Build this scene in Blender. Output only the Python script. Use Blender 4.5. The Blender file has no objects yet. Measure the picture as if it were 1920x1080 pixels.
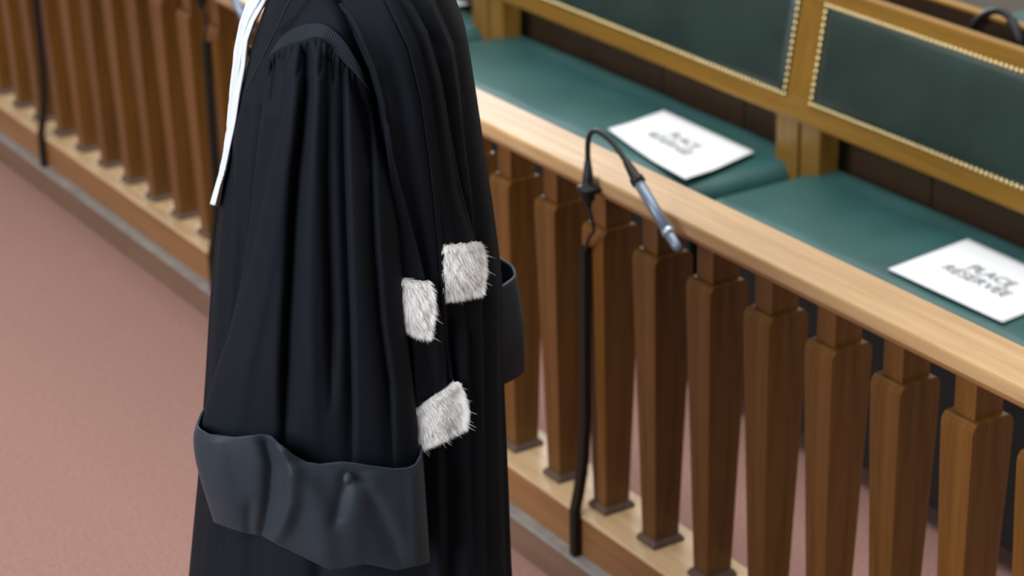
import bpy, bmesh, math, random
import numpy as np
from mathutils import Vector, Matrix
from mathutils.bvhtree import BVHTree
random.seed(7); rng = np.random.default_rng(7)
scene = bpy.context.scene
COL = scene.collection

# ------------------------------------------------------------------ camera
F_PX = 4209.2
CAM = np.array([2.4408, -1.9875, 2.0743])
YAW, PIT, ROLL = -1.0059, 0.4018, -0.0195
FW = np.array([math.sin(YAW)*math.cos(PIT), math.cos(YAW)*math.cos(PIT), -math.sin(PIT)])
_r = np.array([math.cos(YAW), -math.sin(YAW), 0.0]); _u = np.cross(_r, FW)
RT = _r*math.cos(ROLL) + _u*math.sin(ROLL)
UP = -_r*math.sin(ROLL) + _u*math.cos(ROLL)
cd = bpy.data.cameras.new('camera'); cam = bpy.data.objects.new('camera', cd); COL.objects.link(cam)
m = Matrix.Identity(4)
for i in range(3):
    m[i][0] = RT[i]; m[i][1] = UP[i]; m[i][2] = -FW[i]; m[i][3] = CAM[i]
cam.matrix_world = m
cd.sensor_width = 36.0; cd.lens = F_PX/1920*36.0; cd.clip_start = 0.05; cd.clip_end = 100
cd.dof.use_dof = True; cd.dof.focus_distance = 2.52; cd.dof.aperture_fstop = 5.6
scene.camera = cam

# ------------------------------------------------------------------ light
w = bpy.data.worlds.new('world'); scene.world = w; w.use_nodes = True
wn = w.node_tree.nodes; bgn = wn['Background']
bgn.inputs[0].default_value = (0.80, 0.90, 1.0, 1); bgn.inputs[1].default_value = 0.14
def area(name, loc, target, sx, sy, power, col):
    l = bpy.data.lights.new(name, 'AREA'); l.shape = 'RECTANGLE'; l.size = sx; l.size_y = sy
    l.energy = power; l.color = col
    o = bpy.data.objects.new(name, l); COL.objects.link(o); o.location = loc
    o.rotation_euler = (Vector(target)-Vector(loc)).to_track_quat('-Z', 'Y').to_euler()
    return o
# daylight from a glazed ceiling, tall windows past the end of the benches and across the court
area('skylight_lamp', (-1.2, 0.6, 5.2), (-1.2, 0.6, 0), 6.0, 5.0, 410, (1.0, 0.97, 0.93))
area('end_window_lamp', (-6.42, 2.6, 2.6), (-1.0, 0.6, 0.6), 2.6, 2.2, 230, (0.78, 0.89, 1.0))
area('court_window_lamp', (1.9, -6.9, 3.6), (0.0, -0.5, 0.9), 6.0, 3.6, 850, (0.95, 0.97, 1.0))
scene.view_settings.view_transform = 'Standard'
scene.view_settings.look = 'None'
scene.view_settings.exposure = 0.0
scene.view_settings.gamma = 1.0

# ------------------------------------------------------------------ pixel helpers (1920x1080 frame)
def project(P):
    d = np.asarray(P, float)-CAM; z = d @ FW
    return np.stack([960+F_PX*(d @ RT)/z, 540-F_PX*(d @ UP)/z], -1)
def raydir(x, y): return FW*F_PX + RT*(x-960) - UP*(y-540)
def hit(px, py, **k):
    d = raydir(px, py); ax = {'x': 0, 'y': 1, 'z': 2}[list(k)[0]]; v = list(k.values())[0]
    return CAM + d*((v-CAM[ax])/d[ax])
HD = np.array([FW[0], FW[1], 0.0]); HD /= np.linalg.norm(HD)     # heading on the ground
RR = np.array([-HD[1], HD[0], 0.0])*-1                             # to the right
ORG = np.array([0.1369, -0.7607, 0.0])                             # ground under the person
def W(a, b, z): return ORG + RR*a - HD*b + np.array([0, 0, z])
def at(x, y, b):
    d = raydir(x, y); n = -HD
    return CAM + d*(((ORG+n*b-CAM) @ n)/(d @ n))

# ------------------------------------------------------------------ materials
def mat(name, col, rough=0.5, spec=0.5, **k):
    mm = bpy.data.materials.new(name); mm.use_nodes = True
    b = mm.node_tree.nodes['Principled BSDF']
    b.inputs['Base Color'].default_value = (*col, 1); b.inputs['Roughness'].default_value = rough
    b.inputs['Specular IOR Level'].default_value = spec
    for kk, v in k.items(): b.inputs[kk.replace('_', ' ')].default_value = v
    return mm
def nd(mm, t): return mm.node_tree.nodes.new(t)
def lk(mm, a, b): mm.node_tree.links.new(a, b)
def bsdf(mm): return mm.node_tree.nodes['Principled BSDF']
def wood(name, dark, light, axis, rough=0.38, scale=1.0, spec=0.5, coat=0.0):
    mm = mat(name, light, rough, spec); b = bsdf(mm); b.inputs['Coat Weight'].default_value = coat
    b.inputs['Coat Roughness'].default_value = 0.2
    tc = nd(mm, 'ShaderNodeTexCoord'); mp = nd(mm, 'ShaderNodeMapping')
    s = [38*scale]*3; s[axis] = 2.2*scale; mp.inputs['Scale'].default_value = s
    lk(mm, tc.outputs['Object'], mp.inputs['Vector'])
    n1 = nd(mm, 'ShaderNodeTexNoise'); n1.inputs['Scale'].default_value = 1.0; n1.inputs['Detail'].default_value = 6
    n1.inputs['Distortion'].default_value = 0.8; lk(mm, mp.outputs[0], n1.inputs['Vector'])
    n2 = nd(mm, 'ShaderNodeTexNoise'); n2.inputs['Scale'].default_value = 5.0; n2.inputs['Detail'].default_value = 3
    lk(mm, mp.outputs[0], n2.inputs['Vector'])
    mx = nd(mm, 'ShaderNodeMath'); mx.operation = 'MULTIPLY_ADD'; mx.inputs[1].default_value = 0.35
    lk(mm, n2.outputs[0], mx.inputs[0]); lk(mm, n1.outputs[0], mx.inputs[2])
    oi = nd(mm, 'ShaderNodeObjectInfo'); ma = nd(mm, 'ShaderNodeMath'); ma.operation = 'MULTIPLY_ADD'
    ma.inputs[1].default_value = 0.18; lk(mm, oi.outputs['Random'], ma.inputs[0]); lk(mm, mx.outputs[0], ma.inputs[2])
    cr = nd(mm, 'ShaderNodeValToRGB'); cr.color_ramp.elements[0].position = 0.42; cr.color_ramp.elements[1].position = 0.98
    cr.color_ramp.elements[0].color = (*dark, 1); cr.color_ramp.elements[1].color = (*light, 1)
    lk(mm, ma.outputs[0], cr.inputs[0]); lk(mm, cr.outputs[0], b.inputs['Base Color'])
    bp = nd(mm, 'ShaderNodeBump'); bp.inputs['Strength'].default_value = 0.06; bp.inputs['Distance'].default_value = 0.002
    lk(mm, mx.outputs[0], bp.inputs['Height']); lk(mm, bp.outputs[0], b.inputs['Normal'])
    return mm
def noisy(mm, c1, c2, scale, bump=0.0, dist=0.001, detail=4, lo=0.3, hi=0.7):
    b = bsdf(mm); tc = nd(mm, 'ShaderNodeTexCoord'); n = nd(mm, 'ShaderNodeTexNoise')
    n.inputs['Scale'].default_value = scale; n.inputs['Detail'].default_value = detail
    lk(mm, tc.outputs['Object'], n.inputs['Vector'])
    cr = nd(mm, 'ShaderNodeValToRGB'); cr.color_ramp.elements[0].position = lo; cr.color_ramp.elements[1].position = hi
    cr.color_ramp.elements[0].color = (*c1, 1); cr.color_ramp.elements[1].color = (*c2, 1)
    lk(mm, n.outputs[0], cr.inputs[0]); lk(mm, cr.outputs[0], b.inputs['Base Color'])
    if bump:
        n2 = nd(mm, 'ShaderNodeTexNoise'); n2.inputs['Scale'].default_value = scale*1.0
        n2.inputs['Detail'].default_value = detail; lk(mm, tc.outputs['Object'], n2.inputs['Vector'])
        bp = nd(mm, 'ShaderNodeBump'); bp.inputs['Strength'].default_value = bump; bp.inputs['Distance'].default_value = dist
        lk(mm, n2.outputs[0], bp.inputs['Height']); lk(mm, bp.outputs[0], b.inputs['Normal'])
    return mm
MT = {}
MT['carpet'] = noisy(mat('carpet', (.36, .2, .17), 1.0, 0.1), (.218, .120, .101), (.292, .170, .147), 130, 0.5, 0.004, 5)
# slow wear patches over the pile
MT['baluster'] = wood('baluster_wood', (.055, .0215, .0030), (.132, .054, .0115), 2, 0.30, 1.0, 0.28)
MT['rail'] = wood('rail_oak', (.29, .168, .070), (.44, .285, .142), 0, 0.5, 1.0, 0.35)
MT['base'] = wood('base_oak', (.14, .062, .022), (.23, .108, .040), 0, 0.40, 1.0, 0.45)
MT['cap'] = wood('cap_oak', (.30, .185, .09), (.48, .33, .185), 0, 0.40, 1.0, 0.5)
MT['collar'] = wood('collar_wood', (.05, .03, .02), (.09, .055, .04), 0, 0.5)
MT['plinth'] = wood('plinth_wood', (.10, .06, .04), (.16, .095, .06), 0, 0.5)
MT['ledge'] = noisy(mat('ledge_grey', (.2, .19, .18), .5), (.17, .155, .145), (.25, .235, .22), 30)
MT['bench'] = wood('bench_oak', (.150, .076, .009), (.240, .125, .019), 0, 0.36, 1.0, 0.45)
MT['bench_v'] = wood('bench_oak_upright', (.150, .076, .009), (.240, .125, .019), 2, 0.36, 1.0, 0.45)
MT['dark_board'] = wood('dark_board', (.022, .011, .004), (.042, .021, .008), 0, 0.55)
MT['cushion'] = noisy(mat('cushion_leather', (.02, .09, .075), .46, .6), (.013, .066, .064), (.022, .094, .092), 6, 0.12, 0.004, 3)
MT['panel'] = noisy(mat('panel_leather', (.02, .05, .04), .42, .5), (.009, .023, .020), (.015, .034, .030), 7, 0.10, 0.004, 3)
MT['brass'] = mat('brass_nail', (.78, .62, .32), .28, .5, Metallic=1.0)
MT['paper'] = mat('paper', (.76, .79, .82), .8, .2)
MT['ink'] = mat('ink', (.20, .21, .23), .8, .1)
MT['black_plastic'] = mat('black_plastic', (.008, .0085, .011), .5, .3)
MT['duct'] = mat('cable_duct', (.018, .012, .008), .8, .1)
MT['mic_metal'] = mat('mic_grey', (.16, .20, .27), .36, .5, Metallic=0.4)
MT['mic_light'] = mat('mic_tip', (.35, .42, .48), .3, .5, Metallic=0.7)
def cloth(name, col, rough, sheen, sheencol, weave=900, spec=.3):
    mm = mat(name, col, rough, spec); b = bsdf(mm)
    b.inputs['Sheen Weight'].default_value = sheen; b.inputs['Sheen Roughness'].default_value = .45
    b.inputs['Sheen Tint'].default_value = (*sheencol, 1)
    tc = nd(mm, 'ShaderNodeTexCoord'); n = nd(mm, 'ShaderNodeTexNoise'); n.inputs['Scale'].default_value = weave
    lk(mm, tc.outputs['Object'], n.inputs['Vector'])
    bp = nd(mm, 'ShaderNodeBump'); bp.inputs['Strength'].default_value = .12; bp.inputs['Distance'].default_value = .0006
    lk(mm, n.outputs[0], bp.inputs['Height']); lk(mm, bp.outputs[0], b.inputs['Normal'])
    return mm
MT['robe'] = cloth('robe_wool', (.0056, .0077, .0112), .75, .0, (.4, .65, 1.0), 900, .09)
MT['yoke'] = cloth('yoke_wool_lit', (.0118, .0155, .0210), .7, .0, (.45, .65, 1.0), 900, .12)  # robe wool made lighter: skylight on the shoulder put into the colour
MT['satin'] = cloth('cuff_satin', (.0150, .0220, .0300), .58, .05, (.5, .7, 1.0), 1400, .22)
MT['jabot'] = cloth('jabot_cotton', (.53, .57, .60), .8, .1, (1, 1, 1), 700, .2)
MT['blue'] = cloth('blue_cotton', (.30, .44, .66), .8, .1, (1, 1, 1), 700, .2)
MT['fur'] = mat('white_fur', (.96, .955, .94), .8, .15)
MT['plaster'] = noisy(mat('wall_plaster', (.5, .46, .4), .9, .2), (.46, .42, .36), (.54, .50, .43), 3)
MT['apron_shaded'] = mat('apron_leather_shaded', (.010, .014, .015), .5, .3)  # seat leather darkened: the shade behind the rail put into the colour
MT['dull_wood'] = wood('dull_wood', (.026, .020, .012), (.048, .037, .022), 0, 0.5)
MT['skin'] = mat('skin', (.55, .34, .25), .5, .4)
MT['hair'] = mat('hair', (.06, .035, .02), .5, .4)

# ------------------------------------------------------------------ object helpers
def empty(name, loc=(0, 0, 0)):
    o = bpy.data.objects.new(name, None); o.empty_display_size = .1; COL.objects.link(o); o.location = loc
    return o
def link(name, me, material, parent=None, smooth=False):
    o = bpy.data.objects.new(name, me); COL.objects.link(o)
    if material is not None and not me.materials: me.materials.append(material)
    if smooth:
        for p in me.polygons: p.use_smooth = True
    if parent is not None: adopt(o, parent)
    return o
def root_loc(o):
    v = Vector((0, 0, 0))
    while o is not None:
        v += o.location + (o.matrix_parent_inverse.translation if o.parent else Vector((0, 0, 0))); o = o.parent
    return v
def adopt(o, parent):
    o.parent = parent; o.matrix_parent_inverse = Matrix.Translation(-root_loc(parent))
def mesh(name, V, Fc, material, parent=None, smooth=False):
    me = bpy.data.meshes.new(name); me.from_pydata([tuple(map(float, v)) for v in V], [], Fc); me.update()
    return link(name, me, material, parent, smooth)
def tag(o, label, cat, group=None, kind=None):
    o['label'] = label
    if cat: o['category'] = cat
    if group: o['group'] = group
    if kind: o['kind'] = kind
    return o
def box_vf(x0, x1, y0, y1, z0, z1):
    V = [(x, y, z) for z in (z0, z1) for y in (y0, y1) for x in (x0, x1)]
    Fc = [(0, 2, 3, 1), (4, 5, 7, 6), (0, 1, 5, 4), (2, 6, 7, 3), (0, 4, 6, 2), (1, 3, 7, 5)]
    return V, Fc
def box(name, dims, material, parent=None, bevel=0.003, seg=2):
    o = mesh(name, *box_vf(*dims), material, parent)
    if bevel:
        bv = o.modifiers.new('bevel', 'BEVEL'); bv.width = bevel; bv.segments = seg; bv.limit_method = 'ANGLE'
        for p in o.data.polygons: p.use_smooth = True
        wn_ = o.modifiers.new('wn', 'WEIGHTED_NORMAL'); wn_.keep_sharp = False
    return o
def tube_vf(path, radii, n=12, base=0):
    P = [np.array(p, float) for p in path]; V = []; Fc = []
    if np.isscalar(radii): radii = [radii]*len(P)
    t0 = P[1]-P[0]; ref = np.array([0, 0, 1.0]) if abs(t0[2]) < .9*np.linalg.norm(t0) else np.array([1.0, 0, 0])
    prev = None
    for i, p in enumerate(P):
        t = P[min(i+1, len(P)-1)]-P[max(i-1, 0)]; t /= np.linalg.norm(t)
        if prev is None: e = np.cross(ref, t)
        else: e = prev - t*(prev @ t)
        e /= np.linalg.norm(e); prev = e; g = np.cross(t, e)
        for k in range(n):
            A = 2*math.pi*k/n; V.append(p+radii[i]*(e*math.cos(A)+g*math.sin(A)))
    for i in range(len(P)-1):
        for k in range(n):
            a = base+i*n+k; b = base+i*n+(k+1) % n
            Fc.append((a, b, b+n, a+n))
    Fc.append(tuple(base+k for k in reversed(range(n)))); Fc.append(tuple(base+(len(P)-1)*n+k for k in range(n)))
    return V, Fc
def tube(name, path, radii, material, parent=None, n=12): 
    return mesh(name, *tube_vf(path, radii, n), material, parent, True)
def smooth_path(pts, n=8):
    P = [np.array(p, float) for p in pts]; out = []
    for i in range(len(P)-1):
        p0 = P[max(i-1, 0)]; p1 = P[i]; p2 = P[i+1]; p3 = P[min(i+2, len(P)-1)]
        for k in range(n):
            t = k/n
            out.append(.5*((2*p1)+(-p0+p2)*t+(2*p0-5*p1+4*p2-p3)*t*t+(-p0+3*p1-3*p2+p3)*t**3))
    out.append(P[-1]); return out
def grid_faces(nu, nv, closed=False):
    Fc = []
    for j in range(nv-1):
        for i in range(nu if closed else nu-1):
            a = j*nu+i; b = j*nu+(i+1) % nu
            Fc.append((a, b, b+nu, a+nu))
    return Fc
def interp(poly, y):          # x of a pixel polyline at height y
    ys = [p[1] for p in poly]; xs = [p[0] for p in poly]
    return np.interp(y, ys, xs)

# ------------------------------------------------------------------ the setting
V, Fc = box_vf(-12, 8, -8, 10, -0.05, 0.0)
fl = mesh('floor', V, Fc, MT['carpet']); fl['kind'] = 'structure'; fl['label'] = 'dusty pink short pile carpet floor'

def multi_box(name, boxes, material, parent=None):
    V = []; Fc = []
    for b_ in boxes:
        v, f = box_vf(*b_); k = len(V); V += v; Fc += [tuple(k+i for i in q) for q in f]
    return mesh(name, V, Fc, material, parent)
wb = multi_box('wall_back', [(-6.6, 8, 5.0, 5.1, 0, 5.4)], MT['plaster']); wb['kind'] = 'structure'; wb['label'] = 'plain cream plaster wall behind the rear benches'
wl = multi_box('wall_left', [(-6.6, -6.5, -8, 1.2, 0, 5.4), (-6.6, -6.5, 4.0, 5.0, 0, 5.4), (-6.6, -6.5, 1.2, 4.0, 0, 1.4), (-6.6, -6.5, 1.2, 4.0, 3.8, 5.4)], MT['plaster'])
wl['kind'] = 'structure'; wl['label'] = 'plain cream plaster wall with a tall window'
wi = multi_box('window_1', [(-6.58, -6.52, 1.2, 1.27, 1.4, 3.8), (-6.58, -6.52, 3.93, 4.0, 1.4, 3.8), (-6.58, -6.52, 1.27, 3.93, 1.4, 1.47), (-6.58, -6.52, 1.27, 3.93, 3.73, 3.8), (-6.57, -6.53, 2.57, 2.63, 1.47, 3.73)], MT['paper'])
wi['kind'] = 'structure'; wi['label'] = 'tall white framed window'
# ------------------------------------------------------------------ balustrade
PITCH, NX0 = 0.1463, -0.7016
ZT, ZB = 0.6966, 0.1549          # shoulder and base heights
I0, I1 = -19, 11
XL, XR = NX0+I0*PITCH-.12, NX0+I1*PITCH+.1
bal = empty('balustrade', (-.7, .037, 0))
tag(bal, 'long brown wooden balustrade with square tapered balusters and pale oak handrail', 'balustrade')
rail = box('hand_rail', (XL, XR, -.017, .0785, .7735, .80), MT['rail'], bal, .006, 3)
rail['label'] = 'pale oak handrail with worn varnished top'
box('rail_moulding', (XL, XR, -.006, .068, .762, .7735), MT['base'], bal, .003)
box('base_rail', (XL, XR, -.023, .10, .074, ZB-.008), MT['base'], bal, .002)
bc_ = box('base_cap', (XL, XR, -.0245, .102, ZB-.008, ZB), MT['cap'], bal, .003); bc_['label'] = 'pale oak cap of the base rail'  # separate paler board over the top of the base rail
pl = box('plinth', (XL, XR, -.043, .115, .0, .068), MT['plinth'], bal, .002)
lg = box('plinth_ledge', (XL, XR, -.047, .118, .067, .0745), MT['ledge'], bal, .002); lg['label'] = 'grey worn ledge along the plinth'
def baluster_mesh():
    hx1, hy1, hx0, hy0 = .0313, .0388, .0195, .0245
    zb = .012; zt = ZT-ZB; r = .017
    V = []; Fc = []; loops = []
    def loop(hx, hy, z): loops.append([(-hx, -hy, z), (hx, -hy, z), (hx, hy, z), (-hx, hy, z)])
    def wd(z): t = (z-zb)/(zt-zb); t = min(1.0, t*1.08); return hx0+(hx1-hx0)*t, hy0+(hy1-hy0)*t
    loop(*wd(zb), zb)
    for k in range(1, 9): z = zb+(zt-r-zb)*k/8; loop(*wd(z), z)
    for k in range(1, 7):
        A = math.pi/2*k/6; z = zt-r+r*math.sin(A); hx, hy = wd(zt-r)
        loop(hx-(.0025 if k == 6 else .001*(k > 4)), hy-r*(1-math.cos(A))*.8, z)
    loop(.0208, .026, zt); loop(.0208, .026, .80-.03-ZB)
    for i, L in enumerate(loops):
        V += L
        if i:
            for k in range(4):
                a = (i-1)*4+k; b = (i-1)*4+(k+1) % 4; Fc.append((a, b, b+4, a+4))
    n = len(loops); Fc.append((3, 2, 1, 0)); Fc.append(tuple((n-1)*4+k for k in range(4)))
    me = bpy.data.meshes.new('baluster'); me.from_pydata(V, [], Fc); me.materials.append(MT['baluster'])
    bm = bmesh.new(); bm.from_mesh(me); bm.normal_update()
    es = [e for e in bm.edges if len(e.link_faces) == 2 and e.calc_face_angle(0) > .5 and e.verts[0].co.z > .005]
    bmesh.ops.bevel(bm, geom=es, offset=.0022, segments=2, affect='EDGES', clamp_overlap=True)
    bm.to_mesh(me); bm.free()
    for p in me.polygons: p.use_smooth = True
    me.set_sharp_from_angle(angle=math.radians(28))
    return me
bme = baluster_mesh()
cme = bpy.data.meshes.new('foot_collar')
V = []; Fc = []
for hx, hy, z in ((.0265, .032, 0), (.0265, .032, .006), (.0215, .027, .014)):
    V += [(-hx, -hy, z), (hx, -hy, z), (hx, hy, z), (-hx, hy, z)]
for i in (0, 1):
    for k in range(4): a = i*4+k; b = i*4+(k+1) % 4; Fc.append((a, b, b+4, a+4))
Fc += [(3, 2, 1, 0), (8, 9, 10, 11)]
cme.from_pydata(V, [], Fc); cme.materials.append(MT['collar'])
for i in range(I0, I1+1):
    o = bpy.data.objects.new('baluster', bme); COL.objects.link(o)
    adopt(o, bal); o.location = (NX0+i*PITCH-.0313, .0388, ZB)
    c = bpy.data.objects.new('foot_collar', cme); COL.objects.link(c); c.parent = o
    c.location = (0, 0, 0)

# ------------------------------------------------------------------ microphones clipped to the balustrade
def mic_stand(i, label, neck_px=None):
    xc = NX0+i*PITCH-.040
    r0 = empty('microphone_stand', (xc, -.045, .0745)); tag(r0, label, 'microphone', 'gooseneck microphones along the balustrade')
    # flat cable duct up the baluster front
    sec = [(-.008, .0), (.008, .0), (.008, .014), (-.008, .014)]
    path = [(-.0395, .0748), (-.0392, .165), (-.031, .20), (-.021, .26), (-.0158, .34), (-.0153, .66)]
    V = []; Fc = []
    for (y, z) in path: V += [(xc+sx, y+sy-.001, z) for sx, sy in sec]
    for j in range(len(path)-1):
        for k in range(4): a = j*4+k; b = j*4+(k+1) % 4; Fc.append((a, b, b+4, a+4))
    Fc += [(3, 2, 1, 0), tuple(len(V)-4+k for k in range(4))]
    mesh('cable_duct', V, Fc, MT['duct'], r0)
    mx, my = xc+.049, -.036
    tube('cable', smooth_path([(mx, my, .76), (mx+.004, my+.004, .735), (mx+.004, my+.008, .71), (mx-.016, my+.012, .69), (xc+.006, -.012, .655)]), .003, MT['black_plastic'], r0, 8)
    tube('mount', [(mx, my, .755), (mx, my, .763), (mx, my, .766), (mx, my, .782), (mx, my, .783), (mx, my, .788), (mx, my, .789), (mx, my, .80), (mx, my, .835)],
         [.006, .007, .0115, .0115, .018, .018, .0105, .0095, .0055], MT['black_plastic'], r0, 16)
    box('clamp', (mx-.009, mx+.009, my+.004, -.0173, .775, .785), MT['black_plastic'], r0, .001)
    # gooseneck
    z0 = .83; ey = my-.028
    pts = [(mx, my, z0), (mx+.003, my-.002, .862), (mx+.012, my-.004, .882), (mx+.028, my-.006, .8935), (mx+.047, my-.008, .8965), (mx+.075, my-.009, .8925), (mx+.100, my-.009, .881), (mx+.128, my-.009, .863)]
    tube('gooseneck', smooth_path(pts, 8), .0045, MT['black_plastic'], r0, 10)
    a = np.array(pts[-1]); e = np.array([mx+.263, my-.010, .764]); d = e-a
    tube('mic_collar', [a-d*.09, a-d*.05, a+d*.06, a+d*.13, a+d*.14, a+d*.20, a+d*.205], [.0048, .0062, .0082, .0092, .0118, .0118, .009], MT['black_plastic'], r0, 14)
    tube('mic_body', [a+d*.19, a+d*.2, a+d*.74, a+d*.745], [.007, .0092, .0092, .008], MT['mic_metal'], r0, 16)
    tube('mic_ring', [a+d*.74, a+d*.75, a+d*.80, a+d*.81], [.008, .0102, .0102, .008], MT['mic_light'], r0, 16)
    tube('mic_tip', [a+d*.80, a+d*.81, a+d*.95, a+d*.98, a+d*1.0], [.006, .0084, .0078, .006, .002], MT['mic_metal'], r0, 16)
    return r0
mic_stand(2, 'black gooseneck microphone in front of the handrail, arched over beside the robe')
mic_stand(-8, 'microphone stand on the baluster just left of the white jabot')
mic_stand(-15, 'microphone stand with dark cable duct at the far left of the balustrade')

# ------------------------------------------------------------------ bench
SZ = .45
bench = empty('bench', (-.99, .7, 0))
tag(bench, 'oak bench behind the balustrade with green leather seats and nailed leather back panels', 'bench')
JO = [-3.43, -2.21, -.99, .23]          # joints between seat units
def cushion(name, x0, x1, y0, y1, zt, th, parent, seed):
    nx, ny = 60, 26; V = []; r_ = np.random.default_rng(seed); ph = r_.random(6)*6
    for j in range(ny):
        for i in range(nx):
            u = i/(nx-1); v = j/(ny-1); x = x0+(x1-x0)*u; y = y0+(y1-y0)*v
            e = min(x-x0, x1-x, (y-y0)*.9, y1-y); e = max(e, 0); rr_ = .025
            dz = -rr_*(1-math.sqrt(max(0, 1-(1-min(e/rr_, 1))**2)))
            crown = .010*math.sin(math.pi*u)**.5*math.sin(math.pi*v)**.5
            wv = .0025*math.sin(x*9+ph[0])*math.sin(y*11+ph[1])+.0015*math.sin(x*21+ph[2]+y*9)
            V.append((x, y, zt-.004+dz+crown+wv*min(1, e/.05)))
    Fc = grid_faces(nx, ny); n = len(V)
    ring = [i for i in range(nx)]+[j*nx+nx-1 for j in range(1, ny)]+[(ny-1)*nx+i for i in range(nx-2, -1, -1)]+[j*nx for j in range(ny-2, 0, -1)]
    for k in ring: V.append((V[k][0], V[k][1], zt-th))
    L = len(ring)
    for k in range(L): Fc.append((ring[(k+1) % L], ring[k], n+k, n+(k+1) % L))
    Fc.append(tuple(n+k for k in reversed(range(L))))
    return mesh(name, V, Fc, MT['cushion'], parent, True)
def tilt(z): return .895+(z-.555)*.16     # the back leans away a little
def slab(name, x0, x1, z0, z1, th, proud, material, parent, bevel=.003):
    V = [(x, tilt(z)-proud+yy, z) for z in (z0, z1) for yy in (0, th) for x in (x0, x1)]
    o = mesh(name, V, box_vf(0, 1, 0, 1, 0, 1)[1], material, parent)
    b = o.modifiers.new('bevel', 'BEVEL'); b.width = bevel; b.segments = 2
    return o
nail_me = bpy.data.meshes.new('nail')
V = [(0, -.0035, 0)]; Fc = []
for rr_, yy in ((.0030, -.0030), (.0049, 0.0)):
    for k in range(8): V.append((rr_*math.cos(k*math.pi/4), yy, rr_*math.sin(k*math.pi/4)))
for k in range(8):
    Fc.append((0, 1+(k+1) % 8, 1+k)); Fc.append((1+k, 1+(k+1) % 8, 9+(k+1) % 8, 9+k))
nail_me.from_pydata(V, [], Fc); nail_me.materials.append(MT['brass'])
for p in nail_me.polygons: p.use_smooth = True
for u in range(3):
    x0, x1 = JO[u], JO[u+1]
    cushion('seat_cushion', x0+.026, x1-.026, .63, .985, SZ, .06, bench, 11+u)
    pn_x0, pn_x1 = x0+.043, x1-.043
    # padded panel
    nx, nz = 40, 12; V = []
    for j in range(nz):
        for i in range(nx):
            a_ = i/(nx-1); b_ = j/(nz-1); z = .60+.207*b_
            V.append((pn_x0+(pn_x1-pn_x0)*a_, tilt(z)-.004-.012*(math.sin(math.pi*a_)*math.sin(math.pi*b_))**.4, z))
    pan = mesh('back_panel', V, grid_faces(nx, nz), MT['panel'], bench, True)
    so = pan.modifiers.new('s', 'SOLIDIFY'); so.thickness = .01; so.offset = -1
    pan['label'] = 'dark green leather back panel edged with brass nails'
    rest = []
    st = .0134; spots = []
    nxn = int((pn_x1-pn_x0)/st); nzn = int(.207/st)
    for k in range(nxn+1):
        x = pn_x0+(pn_x1-pn_x0)*k/nxn; spots += [(x, .601), (x, .806)]
    for k in range(1, nzn): z = .601+.205*k/nzn; spots += [(pn_x0, z), (pn_x1, z)]
    for (x, z) in spots:
        y = tilt(z)-.0055; px = project(np.array([x, y, z]))
        if -5 < px[1] < 1085 and 890 < px[0] < 1925:
            o = bpy.data.objects.new('nail', nail_me); COL.objects.link(o); adopt(o, pan); o.location = (x, y, z)
        elif u > 0: rest.append((x, y, z))
    if rest:
        V = []; Fc = []
        for p in rest:
            b0 = len(V); V += [tuple(np.array(v.co)+np.array(p)) for v in nail_me.vertices]
            Fc += [tuple(b0+k for k in f.vertices) for f in nail_me.polygons]
        o = mesh('nail_row', V, Fc, MT['brass'], pan, True); o['kind'] = 'stuff'
    box('seat_front', (x0+.02, x1-.02, .635, .655, .05, .392), MT['apron_shaded'], bench)
    box('post', (x0+.006, x0+.066, .905, .96, .0, .56), MT['bench_v'], bench)
    box('post', (x1-.076, x1-.004, .905, .96, .0, .56), MT['bench_v'], bench)
    for s_ in range(4):
        xa = x0+(x1-x0)*s_/4; box('back_board', (xa+.003, xa+(x1-x0)/4-.003, 1.0, 1.02, .0, .60), MT['dark_board'], bench, .002)
slab('bottom_rail', JO[0], JO[3], .552, .603, .045, .0, MT['bench'], bench, .005)
slab('top_rail', JO[0], JO[3], .806, .843, .022, .004, MT['bench'], bench, .004)
for x in JO: slab('stile', x-.043, x+.043, .600, .808, .020, .0, MT['bench_v'], bench)
box('seat_board', (JO[0], JO[3], .655, 1.0, .36, .388), MT['dark_board'], bench)

# ledge and dark screen behind the bench, and the row behind it
scr = empty('wooden_screen', (-.5, 1.12, 0)); tag(scr, 'dark wooden screen with a pale oak ledge behind the bench back', 'screen')
box('screen_ledge', (-2.6, .6, 1.085, 1.110, .820, .829), MT['bench'], scr, .003)
for k in range(5): box('screen_board', (-2.6+k*.64+.003, -2.6+(k+1)*.64-.003, 1.095, 1.108, 0, .820), MT['dark_board'], scr, .002)
gm = empty('microphone_stand', (-.5, 1.06, .79)); tag(gm, 'small black gooseneck microphone arching above the screen behind the bench', 'microphone', 'gooseneck microphones')
y_ = 1.07
gp = [hit(1822, 58, y=y_), hit(1829, 44, y=y_), hit(1845, 28, y=y_), hit(1870, 20, y=y_), hit(1892, 32, y=y_), hit(1905, 55, y=y_), hit(1911, 72, y=y_)]
tube('gooseneck', smooth_path(gp, 6), .0075, MT['black_plastic'], gm, 10)
tube('mic_body', [gp[4]+(gp[5]-gp[4])*.2, gp[4]+(gp[5]-gp[4])*.3, gp[6], gp[6]+(gp[6]-gp[5])*1.6], [.0085, .0115, .0115, .009], MT['black_plastic'], gm, 12)
b0 = gp[0]; tube('mount', [np.array([b0[0], y_, .60]), np.array([b0[0], y_, .70]), b0], [.012, .012, .007], MT['black_plastic'], gm, 12)
box('clamp', (b0[0]-.01, b0[0]+.01, y_-.004, 1.0945, .61, .63), MT['black_plastic'], gm, .001)
rb = empty('rear_bench', (-1.2, 1.8, 0)); tag(rb, 'green leather bench in the row behind the wooden screen', 'bench')
cl = hit(1872, 24, z=SZ)
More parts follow.
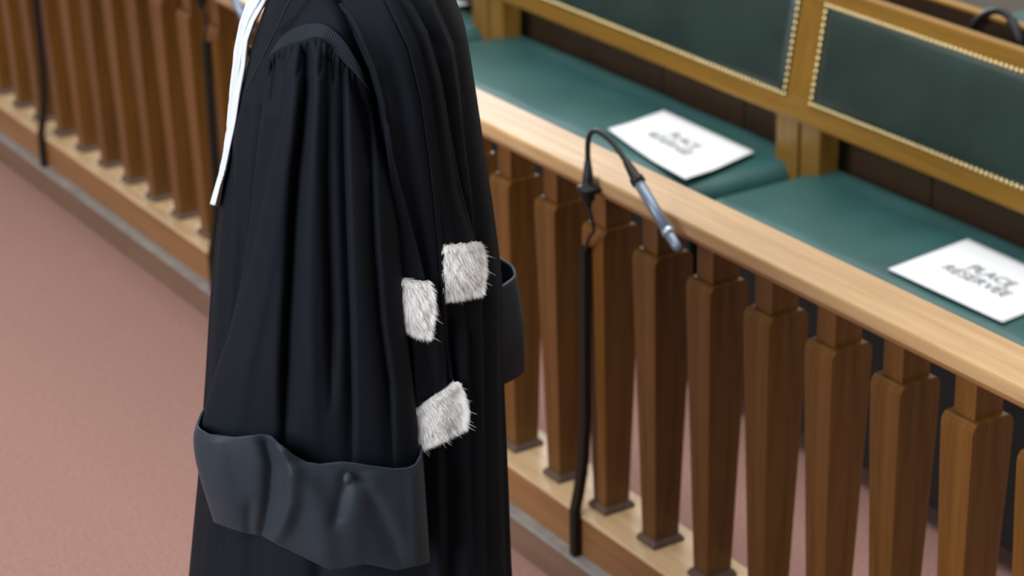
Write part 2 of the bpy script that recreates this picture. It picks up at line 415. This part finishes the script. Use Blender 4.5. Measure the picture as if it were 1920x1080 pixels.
cushion('seat_cushion', cl[0], cl[0]+1.2, cl[1]-.05, cl[1]+.55, SZ, .07, rb, 44)
box('seat_board', (cl[0]-2.4, cl[0]+1.22, cl[1]-.35, cl[1]+1.2, .33, .379), MT['dull_wood'], rb)
for dx in (-2.35, -.6, 1.15):
    box('leg', (cl[0]+dx, cl[0]+dx+.05, cl[1]-.32, cl[1]-.27, 0, .335), MT['bench_v'], rb)
    box('leg', (cl[0]+dx, cl[0]+dx+.05, cl[1]+.50, cl[1]+.55, 0, .335), MT['bench_v'], rb)

# ------------------------------------------------------------------ reserved-seat papers
def text_mesh(body, size):
    cu = bpy.data.curves.new('printed_text', 'FONT'); cu.body = body; cu.size = size; cu.align_x = 'CENTER'; cu.align_y = 'CENTER'
    cu.space_line = .95
    to = bpy.data.objects.new('tmp', cu); COL.objects.link(to)
    dg = bpy.context.evaluated_depsgraph_get(); me = bpy.data.meshes.new_from_object(to.evaluated_get(dg))
    bpy.data.objects.remove(to); me.materials.clear(); return me
def paper(c4, label, droop):
    # c4: corners left-front, left-back, right-back, right-front on the seat
    P = [np.array(c) for c in c4]; n = 16; V = []
    def pos(u, v):
        q = (P[0]*(1-v)+P[1]*v)*(1-u)+(P[3]*(1-v)+P[2]*v)*u
        z = SZ+.010+droop*(.05*max(0, u-.6)*max(0, .4-v)+.03*max(0, .35-u)*max(0, .35-v))
        return np.array([q[0], q[1], z])
    for j in range(n):
        for i in range(n): V.append(pos(i/(n-1), j/(n-1)))
    c = sum(P)/4; o = mesh('paper_sheet', [v-np.array([c[0], c[1], SZ+.009]) for v in V], grid_faces(n, n), MT['paper'], None, True)
    o.location = (c[0], c[1], SZ+.009)
    so = o.modifiers.new('s', 'SOLIDIFY'); so.thickness = .0006
    tag(o, label, 'paper', 'reserved-seat sheets on the bench')
    me = text_mesh('PLACE\nR\u00c9SERV\u00c9E', .040)
    ux = (P[3]-P[0]+P[2]-P[1])/2; ux[2] = 0; ux /= np.linalg.norm(ux); uy = np.array([-ux[1], ux[0], 0])
    for v in me.vertices:
        q = ux*v.co.x+uy*(v.co.y-.002); a_ = c+q
        # lie on the sheet
        best = min(range(len(V)), key=lambda k: (V[k][0]-a_[0])**2+(V[k][1]-a_[1])**2)
        v.co = (q[0], q[1], V[best][2]-SZ-.009+.0024)
    me.materials.append(MT['ink']); t = bpy.data.objects.new('printed_text', me); COL.objects.link(t); t.parent = o
    return o
zz = SZ+.009
paper([hit(1665, 505, z=zz), hit(1815, 448, z=zz), hit(2030, 545, z=zz), hit(1880, 605, z=zz)], 'white sheet reading PLACE RESERVEE on the right-hand seat cushion', 0)
paper([hit(1140, 245, z=zz), hit(1245, 207, z=zz), hit(1415, 285, z=zz), hit(1285, 343, z=zz)], 'white reserved-seat sheet with a bent corner behind the arched microphone', 1)
c_ = np.array([-2.585, .885, zz])
paper([c_+np.array([-.15, -.105, 0]), c_+np.array([-.15, .105, 0]), c_+np.array([.15, .105, 0]), c_+np.array([.15, -.105, 0])], 'white sheet on the far seat cushion, just peeking out behind the shoulder', 0)

# ------------------------------------------------------------------ the person in a court robe
person = empty('person', tuple(ORG)); tag(person, 'person in a black court robe with white fur trimmed stole, turned to the left', 'person')
def fold_field(px, py, valleys):
    """signed depth of authored fold lines (valley < 0 < ridge) at pixels px, py"""
    out = np.zeros_like(px)
    for poly, wl, wr, dep in valleys:
        y0, y1 = poly[0][1], poly[-1][1]; L = y1-y0
        xv = interp(poly, py); d = px-xv
        w_ = np.where(d < 0, wl, wr)
        env = np.clip((py-y0+14)/28, 0, 1)*np.clip((y1-py)/(.25*L)+.0, 0, 1)
        out += dep*env*np.exp(-(d/w_)**2)
    return out
# --- torso and skirt of the robe
LV = [  # z, left, right, half depth
 (1.455, -.050, .045, .052), (1.43, -.058, .065, .072), (1.405, -.068, .093, .115), (1.375, -.080, .118, .155), (1.345, -.090, .131, .180),
 (1.30, -.107, .147, .186), (1.21, -.136, .159, .178), (1.07, -.166, .1755, .166), (.97, -.181, .184, .165), (.854, -.195, .181, .168),
 (.724, -.213, .182, .176), (.556, -.240, .184, .192), (.30, -.272, .196, .22), (.02, -.30, .21, .24)]
LVz = [l[0] for l in LV][::-1]
def lv(z, k): return np.interp(z, LVz, [l[k] for l in LV][::-1])
TV = [
 ([(622, 0), (640, 26), (657, 62), (688, 125), (710, 195), (722, 260)], 10, 14, -.024),
 ([(770, -10), (814, 83), (839, 194), (850, 278), (862, 360), (893, 460), (905, 560)], 5, 12, -.009),
 ([(820, -10), (859, 83), (869, 150), (880, 278), (897, 400), (915, 520), (918, 640)], 5, 9, -.008),
 ([(795, -10), (838, 90), (855, 200), (866, 300), (885, 420)], 8, 8, .004),
 ([(848, 600), (852, 720), (856, 900), (860, 1200)], 14, 10, -.016),
 ([(880, 540), (886, 700), (892, 1100)], 10, 12, -.008),
 ([(915, 560), (918, 760), (925, 1200)], 9, 9, -.008),
 ([(870, 620), (872, 800), (876, 1200)], 10, 10, .006),
 ([(815, 800), (818, 950), (820, 1200)], 12, 12, .010),
 ([(455, 200), (441, 510), (432, 640), (418, 820), (400, 1200)], 6, 10, -.010),
 ([(430, 280), (417, 600), (405, 820)], 6, 8, -.006),
 ([(590, -10), (560, 30), (530, 62), (515, 90)], 9, 6, -.008),
 ([(486, 210), (474, 342), (464, 500), (452, 640)], 6, 8, -.010),
 ([(470, 1000), (460, 1200)], 20, 20, -.01), ([(600, 1040), (600, 1200)], 20, 20, -.01),
]
NT, NZ = 420, 300
zs = np.concatenate([np.linspace(1.455, 1.30, 60), np.linspace(1.297, .5, 190), np.linspace(.495, .02, 50)]); NZ = len(zs)
th = np.linspace(0, 2*math.pi, NT, endpoint=False)
def smooth1(x): return x
TT, ZZ = np.meshgrid(th, zs)
al, ar, hb = lv(ZZ, 1), lv(ZZ, 2), lv(ZZ, 3)
# soften the level interpolation
def blur(A, n):
    for _ in range(n): A = np.vstack([A[:1], (A[:-2]+2*A[1:-1]+A[2:])/4, A[-1:]])
    return A
al, ar, hb = blur(al, 60), blur(ar, 60), blur(hb, 60)
ca, ra = (al+ar)/2, (ar-al)/2
ex = 2/2.25
cs, sn = np.cos(TT), np.sin(TT)
A_ = ca+ra*np.sign(cs)*np.abs(cs)**ex; B_ = -.02+hb*np.sign(sn)*np.abs(sn)**ex
base = ORG[None, None]+RR*A_[..., None]-HD*B_[..., None]; base[..., 2] += ZZ
pp = project(base)
nrm = RR*(cs/ra)[..., None]-HD*(sn/hb)[..., None]; nrm /= np.linalg.norm(nrm, axis=-1, keepdims=True)
view = base-CAM; view /= np.linalg.norm(view, axis=-1, keepdims=True)
facing = np.clip(-(nrm*view).sum(-1)*4, 0, 1)
ff = fold_field(pp[..., 0], pp[..., 1], TV)*facing
gen = (np.sin(TT*17+2*np.sin(ZZ*3))*.5+np.sin(TT*29+1.3)*.3)*np.clip((1.25-ZZ)/.6, 0, 1)*.007*(1.0-.85*np.clip(facing*1.6, 0, 1))
disp = ff+gen
TV3 = base+nrm*disp[..., None]
V = TV3.reshape(-1, 3); Fc = grid_faces(NT, NZ, True)
Fc = [f for f in Fc]
robe = mesh('robe', V, Fc, MT['robe'], person, True)
so = robe.modifiers.new('thickness', 'SOLIDIFY'); so.thickness = .003; so.offset = -1
bvh = BVHTree.FromPolygons([Vector(v) for v in V], Fc)
def cast(x, y):
    d = raydir(x, y); d = d/np.linalg.norm(d)
    h = bvh.ray_cast(Vector(CAM), Vector(d))
    return None if h[0] is None else (np.array(h[0]), d)
def arc(poly, t):
    P = np.array(poly, float); s = np.concatenate([[0], np.cumsum(np.linalg.norm(np.diff(P, axis=0), axis=1))]); s /= s[-1]
    return np.stack([np.interp(t, s, P[:, 0]), np.interp(t, s, P[:, 1])], -1)
def patch(name, left, right, nu, nv, off, pleat, material, parent, thick=.002):
    t = np.linspace(0, 1, nv); L = arc(left, t); R = arc(right, t); dep = np.full((nv, nu), np.nan); D = np.zeros((nv, nu, 3))
    for j in range(nv):
        for i in range(nu):
            p = L[j]*(1-i/(nu-1))+R[j]*(i/(nu-1)); d = raydir(*p); d = d/np.linalg.norm(d); D[j, i] = d
            h = bvh.ray_cast(Vector(CAM), Vector(d))
            if h[0] is not None: dep[j, i] = np.linalg.norm(np.array(h[0])-CAM)
    md = np.nanmean(dep)
    for j in range(nv):
        row = dep[j]; ok = ~np.isnan(row)
        dep[j] = np.interp(np.arange(nu), np.arange(nu)[ok], row[ok]) if ok.any() else md
    # relax depth so the patch hangs as cloth over the folds beneath
    for _ in range(25):
        q = dep.copy(); q[1:-1] = (dep[:-2]+2*dep[1:-1]+dep[2:])/4; q[:, 1:-1] = (q[:, :-2]+2*q[:, 1:-1]+q[:, 2:])/4
        dep = np.minimum(q, dep+.0015)
    V = []
    for j in range(nv):
        for i in range(nu):
            u, v = i/(nu-1), j/(nv-1)
            V.append(CAM+D[j, i]*(dep[j, i]-off-pleat(u, v)))
    o = mesh(name, V, grid_faces(nu, nv)[::1], material, parent, True)
    so = o.modifiers.new('thickness', 'SOLIDIFY'); so.thickness = thick; so.offset = 0
    return o, np.array(V).reshape(nv, nu, 3)

# --- shoulder yoke with fine stitched ribs
gath = [(503, 113), (515, 100), (530, 90), (560, 80), (590, 72), (612, 86), (640, 112), (665, 137), (694, 170)]
yk_top = [(512, 92), (527, 72), (545, 56), (567, 47), (596, 40), (614, 43), (634, 60), (656, 90), (694, 160)]
gath = [tuple(p) for p in smooth_path(gath, 6)]; yk_top = [tuple(p) for p in smooth_path([(512, 92), (527, 72), (546, 57), (570, 47), (594, 44), (614, 49), (634, 64), (656, 92), (694, 160)], 6)]
def rib(u, v): 
    k = min(1, max(0, (u-.44)/.06))
    return .002+k*.00055*math.sin(u*2*math.pi*52)
def patch_T(name, top, bot, nu, nv, off, pleat, material, parent, thick):
    o, G = patch(name, top, bot, nv, nu, off, lambda a, b: pleat(b, a), material, parent, thick)
    return o, G
yoke, _ = patch_T('shoulder_yoke', yk_top, gath, 420, 14, .004, rib, MT['yoke'], person, .002)
yoke['label'] = 'finely ribbed shoulder yoke'

# --- stole (epitoge): three pleated tails, each ending in white fur
R1 = [(634, 8), (650, 28), (668, 62), (700, 130), (720, 200), (737, 300), (765, 400), (797, 522)]
def pl_mid(u, v): return .004*math.exp(-((u-.06)/.05)**2)+.0035*(math.sin(u*9.5+.6))*min(1, v*3+.2)+.018*math.exp(-(u/.12)**2)*max(0, 1-1.8*v)+.004*(u > .9)
mid_l = [(634, 8), (650, 28), (668, 62), (698, 130), (716, 200), (728, 300), (745, 400), (760, 520), (770, 640), (776, 765)]
mid_r = [(728, -8), (775, 90), (798, 190), (812, 290), (822, 380), (829, 460), (834, 560), (841, 650), (850, 713)]
stole, Gm = patch('stole', mid_l, mid_r, 90, 170, .018, pl_mid, MT['robe'], person, .003)
stole['label'] = 'pleated black stole over the shoulder'
bl = [(722, -8), (768, 90), (790, 190), (802, 290), (810, 380), (822, 460)]
br = [(762, -8), (800, 60), (826, 150), (843, 250), (862, 350), (889, 453)]
tailb, Gb = patch('stole_tail', bl, br, 40, 120, .008, lambda u, v: .003*math.sin(u*10)+.003*math.exp(-((u-.97)/.06)**2), MT['robe'], stole, .003)
tal = [(664, 62), (694, 130), (711, 190), (722, 260), (733, 350), (742, 440), (748, 521)]
tar = [(667, 61), (699, 130), (720, 200), (738, 300), (766, 400), (782, 460), (798, 526)]
taila, Ga = patch('stole_tail', tal, tar, 24, 90, .026, lambda u, v: .006*u*u+.003*math.exp(-((u-.97)/.08)**2), MT['robe'], stole, .003)

def fur(name, quad_l, quad_r, off, seed, n, parent, lean):
    r_ = np.random.default_rng(seed)
    pad, G = patch(name+'_pad', quad_l, quad_r, 24, 24, off, lambda u, v: .010*(max(0, math.sin(math.pi*min(1, max(0, u)))*math.sin(math.pi*v)))**.5+.0022*math.sin(u*17+seed)*math.sin(v*13)+.0013*math.sin(u*37+v*9)*math.sin(v*29+seed), MT['fur'], person, .006)
    bpy.data.objects.remove(pad)
    nv, nu = G.shape[:2]
    V = [tuple(v) for v in G.reshape(-1, 3)]; Fc = grid_faces(nu, nv)
    # back of the pad
    b0 = len(V); V += [tuple(v+HD*.008) for v in G.reshape(-1, 3)]; Fc += [tuple(b0+k for k in f[::-1]) for f in grid_faces(nu, nv)]
    down = -UP; right = RT
    for _ in range(n):
        u, v = r_.random(), r_.random()
        edge = r_.random() < .45
        if edge:
            q_ = r_.random()
            if q_ < .42: v = 1-.05*r_.random()
            elif q_ < .78: u = 1-.05*r_.random()
            elif q_ < .92: v = .05*r_.random()
            else: u = .04*r_.random()
        i, j = min(int(u*(nu-1)), nu-2), min(int(v*(nv-1)), nv-2); fu, fv = u*(nu-1)-i, v*(nv-1)-j
        p = (G[j, i]*(1-fu)+G[j, i+1]*fu)*(1-fv)+(G[j+1, i]*(1-fu)+G[j+1, i+1]*fu)*fv
        out = (right*(max(0, u-.6)*2.2)+down*(.6+.5*v)) - FW*(.22+.25*r_.random())
        cl_ = math.sin(u*23+seed)*math.sin(v*19+seed*2)
        d = out+right*(lean+.22*cl_+.22*r_.normal())+down*(.25*r_.normal()); d /= np.linalg.norm(d)
        if v < .05: d = d*.5-down*.25-FW*.3; d /= np.linalg.norm(d)
        l = (.0125 if edge else .010)*(.4+1.0*r_.random()); s = np.cross(d, FW); s /= (np.linalg.norm(s)+1e-9); wd = .00032
        m_ = p+d*l*.55-FW*.0012; e = p+d*l+down*l*.28
        if r_.random() < .006: e = p+d*l*1.5+right*l*.5*r_.random(); m_ = p+d*l*.8
        k = len(V); V += [p-s*wd, p+s*wd, m_+s*wd*.8, m_-s*wd*.8, e]
        Fc += [(k, k+1, k+2, k+3), (k+3, k+2, k+4)]
    o = mesh(name, V, Fc, MT['fur'], parent, True)
    o['label'] = 'white fur band'
    return o
fur('fur_trim', [(749, 520), (752, 560), (758, 592)], [(797, 530), (801, 570), (795, 616)], .027, 3, 12000, taila, .1)
fur('fur_trim', [(828, 460), (831, 502), (834, 540)], [(893, 456), (897, 497), (893, 532)], .010, 5, 17000, tailb, .1)
fur('fur_trim', [(777, 766), (778, 798), (782, 822)], [(850, 717), (863, 755), (861, 786)], .020, 8, 16000, stole, .35)

# --- near sleeve: gathered head, long folds, tube closed at the back
SL = [(503, 113), (494, 150), (487, 200), (482, 260), (478, 330), (471, 420), (458, 520), (432, 630), (405, 705), (380, 800), (378, 850)]
SR = [(694, 170), (708, 205), (722, 260), (738, 330), (746, 420), (750, 500), (756, 600), (768, 700), (780, 800), (784, 880), (785, 910)]
SV = [
 ([(534, 98), (534, 160), (528, 218), (512, 277), (490, 390), (464, 510), (436, 620)], 22, 7, -.014),
 ([(556, 95), (552, 165), (545, 240), (530, 330), (512, 440), (490, 560), (462, 680), (440, 860)], 15, 18, .006),
 ([(574, 88), (573, 170), (566, 250), (557, 330), (551, 420), (546, 520), (540, 620), (536, 720), (534, 900)], 11, 15, -.026),
 ([(613, 100), (612, 167), (610, 253), (611, 342), (614, 440), (618, 560), (622, 780)], 9, 16, -.018),
 ([(642, 124), (643, 184), (645, 270), (648, 356), (653, 493), (657, 600), (660, 750), (661, 920)], 16, 6, -.015),
 ([(664, 145), (674, 200), (684, 260), (690, 330)], 8, 9, -.009),
 ([(686, 168), (692, 230), (696, 321), (702, 458), (713, 600), (729, 720), (737, 900)], 15, 6, -.014),
 ([(507, 120), (496, 170), (486, 236), (478, 342), (468, 450)], 9, 10, -.010),
 ([(590, 90), (592, 150), (588, 250), (584, 400), (583, 600), (590, 900)], 16, 16, .005),
 ([(560, 86), (560, 120), (556, 150)], 4, 5, -.005), ([(599, 84), (600, 115), (598, 150)], 4, 5, -.007),
 ([(623, 106), (625, 135), (625, 165)], 4, 4, -.006), ([(652, 130), (657, 158), (662, 185)], 4, 4, -.006),
 ([(548, 88), (546, 110), (542, 130)], 3, 4, -.005), ([(518, 104), (514, 150), (506, 210)], 5, 6, -.008),
]
def sleeve_mesh():
    nu, nv = 260, 230
    t = np.linspace(0, 1, nv); bot = [(378, 850), (480, 865), (560, 890), (640, 905), (720, 910), (785, 905)]
    # rows go from the gathered arc to the hem
    us = np.linspace(0, 1, nu); G = arc(gath, us)
    px = np.zeros((nv, nu)); py = np.zeros((nv, nu))
    for i, u in enumerate(us):
        yb = 850+60*u
        yy = G[i, 1]+(yb-G[i, 1])*t
        l = interp(SL, yy); r_ = interp(SR, yy)
        k = 1-np.exp(-(t*5.5)**1.6)
        # near the top follow the arc, lower down the side outlines
        ui = np.clip((G[i, 0]-interp(SL, np.maximum(yy, 113)))/(interp(SR, np.maximum(yy, 170))-interp(SL, np.maximum(yy, 113))), 0, 1)
        x_mix = G[i, 0]*(1-k)+(l+(r_-l)*u)*k
        px[:, i] = x_mix; py[:, i] = yy
    U = np.broadcast_to(us, (nv, nu)); T = np.broadcast_to(t[:, None], (nv, nu))
    bul = np.sqrt(np.clip(1-(2*U-1)**2, 0, 1))
    topb = .150+.02*np.sin(math.pi*U)
    sm = 1-np.exp(-T*9)
    bb = topb*(1-sm)+.165*sm+bul*.062*sm
    ff = fold_field(px, py, SV)*np.clip(bul*2.2, 0, 1)
    # gathers: small regular puckers just under the yoke
    puck = .0026*np.sin(U*2*math.pi*19+1.6*np.sin(U*11))*np.exp(-(T/.035)**2)*np.clip(T/.008, 0, 1)
    bb = bb+ff+puck
    front = np.zeros((nv, nu, 3)); back = np.zeros((nv, nu, 3))
    for j in range(nv):
        for i in range(nu):
            front[j, i] = at(px[j, i], py[j, i], bb[j, i])
            bk = .165-.055*bul[j, i]*(1-math.exp(-t[j]*9))
            back[j, i] = at(px[j, i], py[j, i], min(bk, bb[j, i]-.004)) 
    V = np.concatenate([front, back[:, ::-1]], axis=1)     # one closed ring per row
    return V.reshape(-1, 3), grid_faces(2*nu, nv, True), front
V, Fc, Gs = sleeve_mesh()
sleeve = mesh('sleeve', V, Fc, MT['robe'], person, True)
so = sleeve.modifiers.new('thickness', 'SOLIDIFY'); so.thickness = .0025; so.offset = -1
sleeve['label'] = 'wide black gathered sleeve'

# --- satin cuff of the near sleeve
CT = [(364, 812), (372, 799), (378, 806), (395, 815), (440, 819), (475, 816), (492, 815), (508, 818), (525, 833), (548, 852), (575, 866), (600, 870), (640, 866), (665, 868), (700, 874), (740, 879), (765, 877), (780, 870), (788, 855), (791, 842)]
CB = [(368, 850), (380, 900), (403, 978), (425, 986), (455, 996), (492, 1004), (515, 1016), (545, 1031), (580, 1048), (618, 1066), (650, 1063), (685, 1056), (715, 1062), (742, 1069), (770, 1062), (803, 1056)]
def cuff_mesh():
    nu, nv = 170, 90; V = []
    us = np.linspace(0, 1, nu)
    top = arc(CT[1:-1], us); 
    # bottom curve matched by horizontal fraction
    bx = np.array(CB[2:], float)
    bot = arc(bx, us)
    front = np.zeros((nv, nu, 3)); back = np.zeros((nv, nu, 3))
    CV = [([(498, 815), (512, 870), (508, 930), (495, 1000), (490, 1050)], 16, 12, -.013), ([(520, 830), (545, 880), (545, 940), (525, 1000), (505, 1030)], 9, 18, .013),
          ([(648, 885), (643, 915), (634, 950), (622, 1000)], 13, 16, -.005), ([(560, 880), (600, 960), (618, 1090)], 28, 30, .008),
          ([(670, 890), (705, 950), (735, 1010), (752, 1080)], 26, 16, -.007), ([(690, 895), (660, 980), (665, 1080)], 26, 26, .005),
          ([(470, 940), (468, 985), (470, 1020)], 12, 10, -.006), ([(400, 815), (415, 900), (440, 1000)], 22, 22, .006), ([(775, 880), (780, 980), (782, 1080)], 12, 12, .004)]
    for j in range(nv):
        v = j/(nv-1)
        x = top[:, 0]*(1-v)+bot[:, 0]*v; y = top[:, 1]*(1-v)+bot[:, 1]*v
        # bowed left side
        x = x - 14*math.sin(math.pi*v**.6)*(1-us)**3
        bul = np.sqrt(np.clip(1-(2*us-1)**2, 0, 1))**.8
        b = .185+.062*bul+.006*math.sin(math.pi*v)+.012*(1-v)*bul
        b = b+fold_field(x, y, CV)*np.clip(bul*2, 0, 1)
        for i in range(nu):
            front[j, i] = at(x[i], y[i], b[i])
            # the far wall of the cuff at the same height, behind
            P = front[j, i]+HD*(b[i]-(.172-.055*bul[i])); back[j, i] = P
    ring = np.concatenate([front, back[:, ::-1]], axis=1)
    # rounded lip at the top
    return ring.reshape(-1, 3), grid_faces(2*nu, nv, True), front
V, Fc, Gc = cuff_mesh()
cuff = mesh('cuff', V, Fc, MT['satin'], sleeve, True)
so = cuff.modifiers.new('thickness', 'SOLIDIFY'); so.thickness = .003; so.offset = 0
cuff['label'] = 'grey black satin turned-back cuff'
bc = at(652, 897, .262)
# covered button with a domed face
V = []; Fc = []; nb = 16; ax = -FW; e1 = RT; e2 = UP
prof = [(.0, .0065), (.003, .0062), (.0052, .0048), (.0062, .0025), (.006, 0.0), (.004, -.003)]
for rr_, hh in prof:
    for k in range(nb): V.append(bc+ax*hh+e1*rr_*.9*math.cos(2*math.pi*k/nb)+e2*rr_*1.25*math.sin(2*math.pi*k/nb))
bt = mesh('button', V, grid_faces(nb, len(prof), True), MT['satin'], sleeve, True)

# --- far sleeve and its cuff showing behind the back
def ring_loft(name, rings, material, parent, thick=.003, n=64, fold=0.0):
    V = []
    for P, z in rings:
        P = np.array(P, float); Pc = np.vstack([P, P[:1]]); s = np.concatenate([[0], np.cumsum(np.linalg.norm(np.diff(Pc, axis=0), axis=1))]); s /= s[-1]
        t = np.linspace(0, 1, n, endpoint=False); a = np.interp(t, s, Pc[:, 0]); b = np.interp(t, s, Pc[:, 1])
        for _ in range(3): a = (np.roll(a, 1)+2*a+np.roll(a, -1))/4; b = (np.roll(b, 1)+2*b+np.roll(b, -1))/4
        zz_ = z if np.isscalar(z) else np.interp(t, np.linspace(0, 1, len(z)), z)
        ca_, cb_ = a.mean(), b.mean()
        k = 1+fold*np.sin(t*2*math.pi*9)
        for i in range(n): V.append(W(ca_+(a[i]-ca_)*k[i], cb_+(b[i]-cb_)*k[i], zz_ if np.isscalar(zz_) else zz_[i]))
    o = mesh(name, V, grid_faces(n, len(rings), True), material, parent, True)
    so = o.modifiers.new('thickness', 'SOLIDIFY'); so.thickness = thick; so.offset = 0
    return o
def ell(ca_, cb_, ra_, rb_, n=24): return [(ca_+ra_*math.cos(2*math.pi*k/n), cb_+rb_*math.sin(2*math.pi*k/n)) for k in range(n)]
fs = ring_loft('sleeve', [(ell(.02, -.165, .05, .035), 1.35), (ell(.03, -.185, .075, .05), 1.28), (ell(.05, -.19, .085, .06), 1.15), (ell(.07, -.19, .09, .065), 1.0), (ell(.085, -.185, .095, .065), .88), (ell(.09, -.185, .095, .065), .84)], MT['robe'], person, fold=.06)
top_ = [(.06, -.095), (.120, -.088), (.171, -.100), (.190, -.125), (.203, -.150), (.199, -.185), (.170, -.235), (.10, -.27), (.0, -.26), (-.01, -.2), (.02, -.13)]
bot_ = [(.06, -.095), (.125, -.090), (.178, -.105), (.197, -.125), (.213, -.150), (.205, -.19), (.172, -.235), (.10, -.27), (.0, -.26), (-.01, -.2), (.02, -.13)]
ring_loft('cuff', [(top_, .922), (top_, .918), (bot_, .85), (bot_, .782)], MT['satin'], fs, .003, 96)

# --- white pleated jabot hanging clear of the chest, and the pale blue collar band behind it
JL = [(552, -130), (512, -80), (482, -35), (464, 2), (450, 45), (440, 95), (432, 170), (426, 240), (420, 285), (409, 335), (395, 383)]
JR = [(585, -128), (550, -80), (520, -35), (498, 5), (478, 40), (466, 75), (461, 120), (452, 175), (445, 225), (433, 275), (424, 320), (414, 350), (406, 386)]
def jabot_mesh():
    nu, nv = 60, 120; V = []
    t = np.linspace(0, 1, nv); L = arc(JL, t); R = arc(JR, t)
    for j in range(nv):
        wv = np.linalg.norm(R[j]-L[j])
        for i in range(nu):
            u = i/(nu-1)
            # a soft accordion: across the picture left to right while running back in depth
            p = L[j]*(1-u)+R[j]*u
            b = (-.030+.060*u/.62 if u < .62 else .030-.003*(u-.62)/.38)+.0062*math.sin(u*2*math.pi*2.3+t[j]*3.6)+.0022*math.sin(u*2*math.pi*5+t[j]*13)*math.sin(t[j]*21)
            x = p[0]+1.2*math.sin(u*2*math.pi*2.2+1+t[j]*5)*math.sin(math.pi*u); y = p[1]
            V.append(at(x, y, b))
    return V, grid_faces(nu, nv)
V, Fc = jabot_mesh()
jb = mesh('jabot', V, Fc, MT['jabot'], person, True); so = jb.modifiers.new('thickness', 'SOLIDIFY'); so.thickness = .0025; so.offset = 0
jb['label'] = 'white pleated jabot'
def ribbon(name, left, right, b0, b1, material, parent, thick=.002):
    t = np.linspace(0, 1, 40); L = arc(left, t); R = arc(right, t); V = []
    for j in range(40):
        for i in range(8):
            u = i/7; p = L[j]*(1-u)+R[j]*u; V.append(at(p[0], p[1], b0+(b1-b0)*u))
    o = mesh(name, V, grid_faces(8, 40), material, parent, True); s_ = o.modifiers.new('t', 'SOLIDIFY'); s_.thickness = thick
    return o
cb = at(474, 97, -.03); V, Fc = tube_vf([cb-RR*.006, cb-RR*.005, cb+RR*.004, cb+RR*.006], [.003, .0075, .0075, .004], 12)
mesh('chest_button', V, Fc, MT['black_plastic'], person, True)
# seam cord on the front edge of the robe
pts = []
for x, y in [(546, -6), (530, 28), (512, 66), (495, 102), (478, 138), (462, 172)]:
    h = cast(x, y)
    if h is not None: pts.append(h[0]-h[1]*.001)
if len(pts) > 2: tube('front_seam', smooth_path(pts, 6), .0012, MT['yoke'], person, 8)

# --- the body inside the robe (head above the frame)
J = {}
def jv(a, b, z, r1, r2=None): return (W(a, b, z), r1, r2 or r1)
js = [jv(0, -.02, .92, .11, .12), jv(.0, -.02, 1.05, .095, .11), jv(.01, -.02, 1.20, .10, .12), jv(.01, -.02, 1.32, .075, .10), jv(.0, -.02, 1.40, .045), jv(-.012, -.02, 1.45, .043),
      jv(-.02, -.02, 1.50, .062, .058), jv(-.022, -.02, 1.56, .085, .072), jv(-.015, -.02, 1.615, .078, .07), jv(-.01, -.02, 1.655, .04),
      jv(.0, .09, 1.31, .04), jv(.0, .115, 1.25, .036), jv(.0, .145, 1.05, .03), jv(-.03, .165, .88, .024), jv(-.045, .175, .82, .024, .016), jv(-.055, .18, .79, .02, .012),
      jv(.015, -.145, 1.31, .04), jv(.03, -.17, 1.22, .04), jv(.06, -.19, 1.05, .034), jv(.08, -.19, .92, .026), jv(.085, -.19, .87, .026, .016), jv(.09, -.19, .83, .02, .012),
      jv(0, .07, .84, .085), jv(-.01, .08, .50, .06), jv(.0, .085, .10, .036), jv(-.06, .09, .045, .03), jv(-.14, .095, .035, .024),
      jv(0, -.11, .84, .085), jv(-.01, -.115, .50, .06), jv(.0, -.12, .10, .036), jv(-.06, -.125, .045, .03), jv(-.14, -.13, .035, .024), jv(-.098, -.02, 1.545, .012)]
ed = [(0, 1), (1, 2), (2, 3), (3, 4), (4, 5), (5, 6), (6, 7), (7, 8), (8, 9), (3, 10), (10, 11), (11, 12), (12, 13), (13, 14), (14, 15), (3, 16), (16, 17), (17, 18), (18, 19), (19, 20), (20, 21),
      (0, 22), (22, 23), (23, 24), (24, 25), (25, 26), (0, 27), (27, 28), (28, 29), (29, 30), (30, 31), (7, 32)]
me = bpy.data.meshes.new('body'); me.from_pydata([tuple(j[0]) for j in js], ed, [])
body = link('body', me, MT['skin'], person)
sk = body.modifiers.new('skin', 'SKIN'); sk.use_smooth_shade = True
for k, j in enumerate(js):
    me.skin_vertices[0].data[k].radius = (j[1], j[2])
    me.skin_vertices[0].data[k].use_root = (k == 0)
ss = body.modifiers.new('sub', 'SUBSURF'); ss.levels = 1; ss.render_levels = 2
# short dark hair as a cap around the skull
V = []; nh, nr = 32, 14
for j in range(nr):
    ph = math.pi*.62*j/(nr-1)
    for i in range(nh):
        A = 2*math.pi*i/nh; k = 1+.02*math.sin(A*13+j)
        fx = math.cos(A)*math.sin(ph)
        V.append(W(-.008+.103*k*fx+(.018 if fx > 0 else .0), -.02+.092*k*math.sin(A)*math.sin(ph), 1.575+.112*math.cos(ph)+(.03*max(0, -fx) if ph > 1.2 else 0)))
hr = mesh('hair', V, grid_faces(nh, nr, True), MT['hair'], person, True)
so = hr.modifiers.new('t', 'SOLIDIFY'); so.thickness = .012
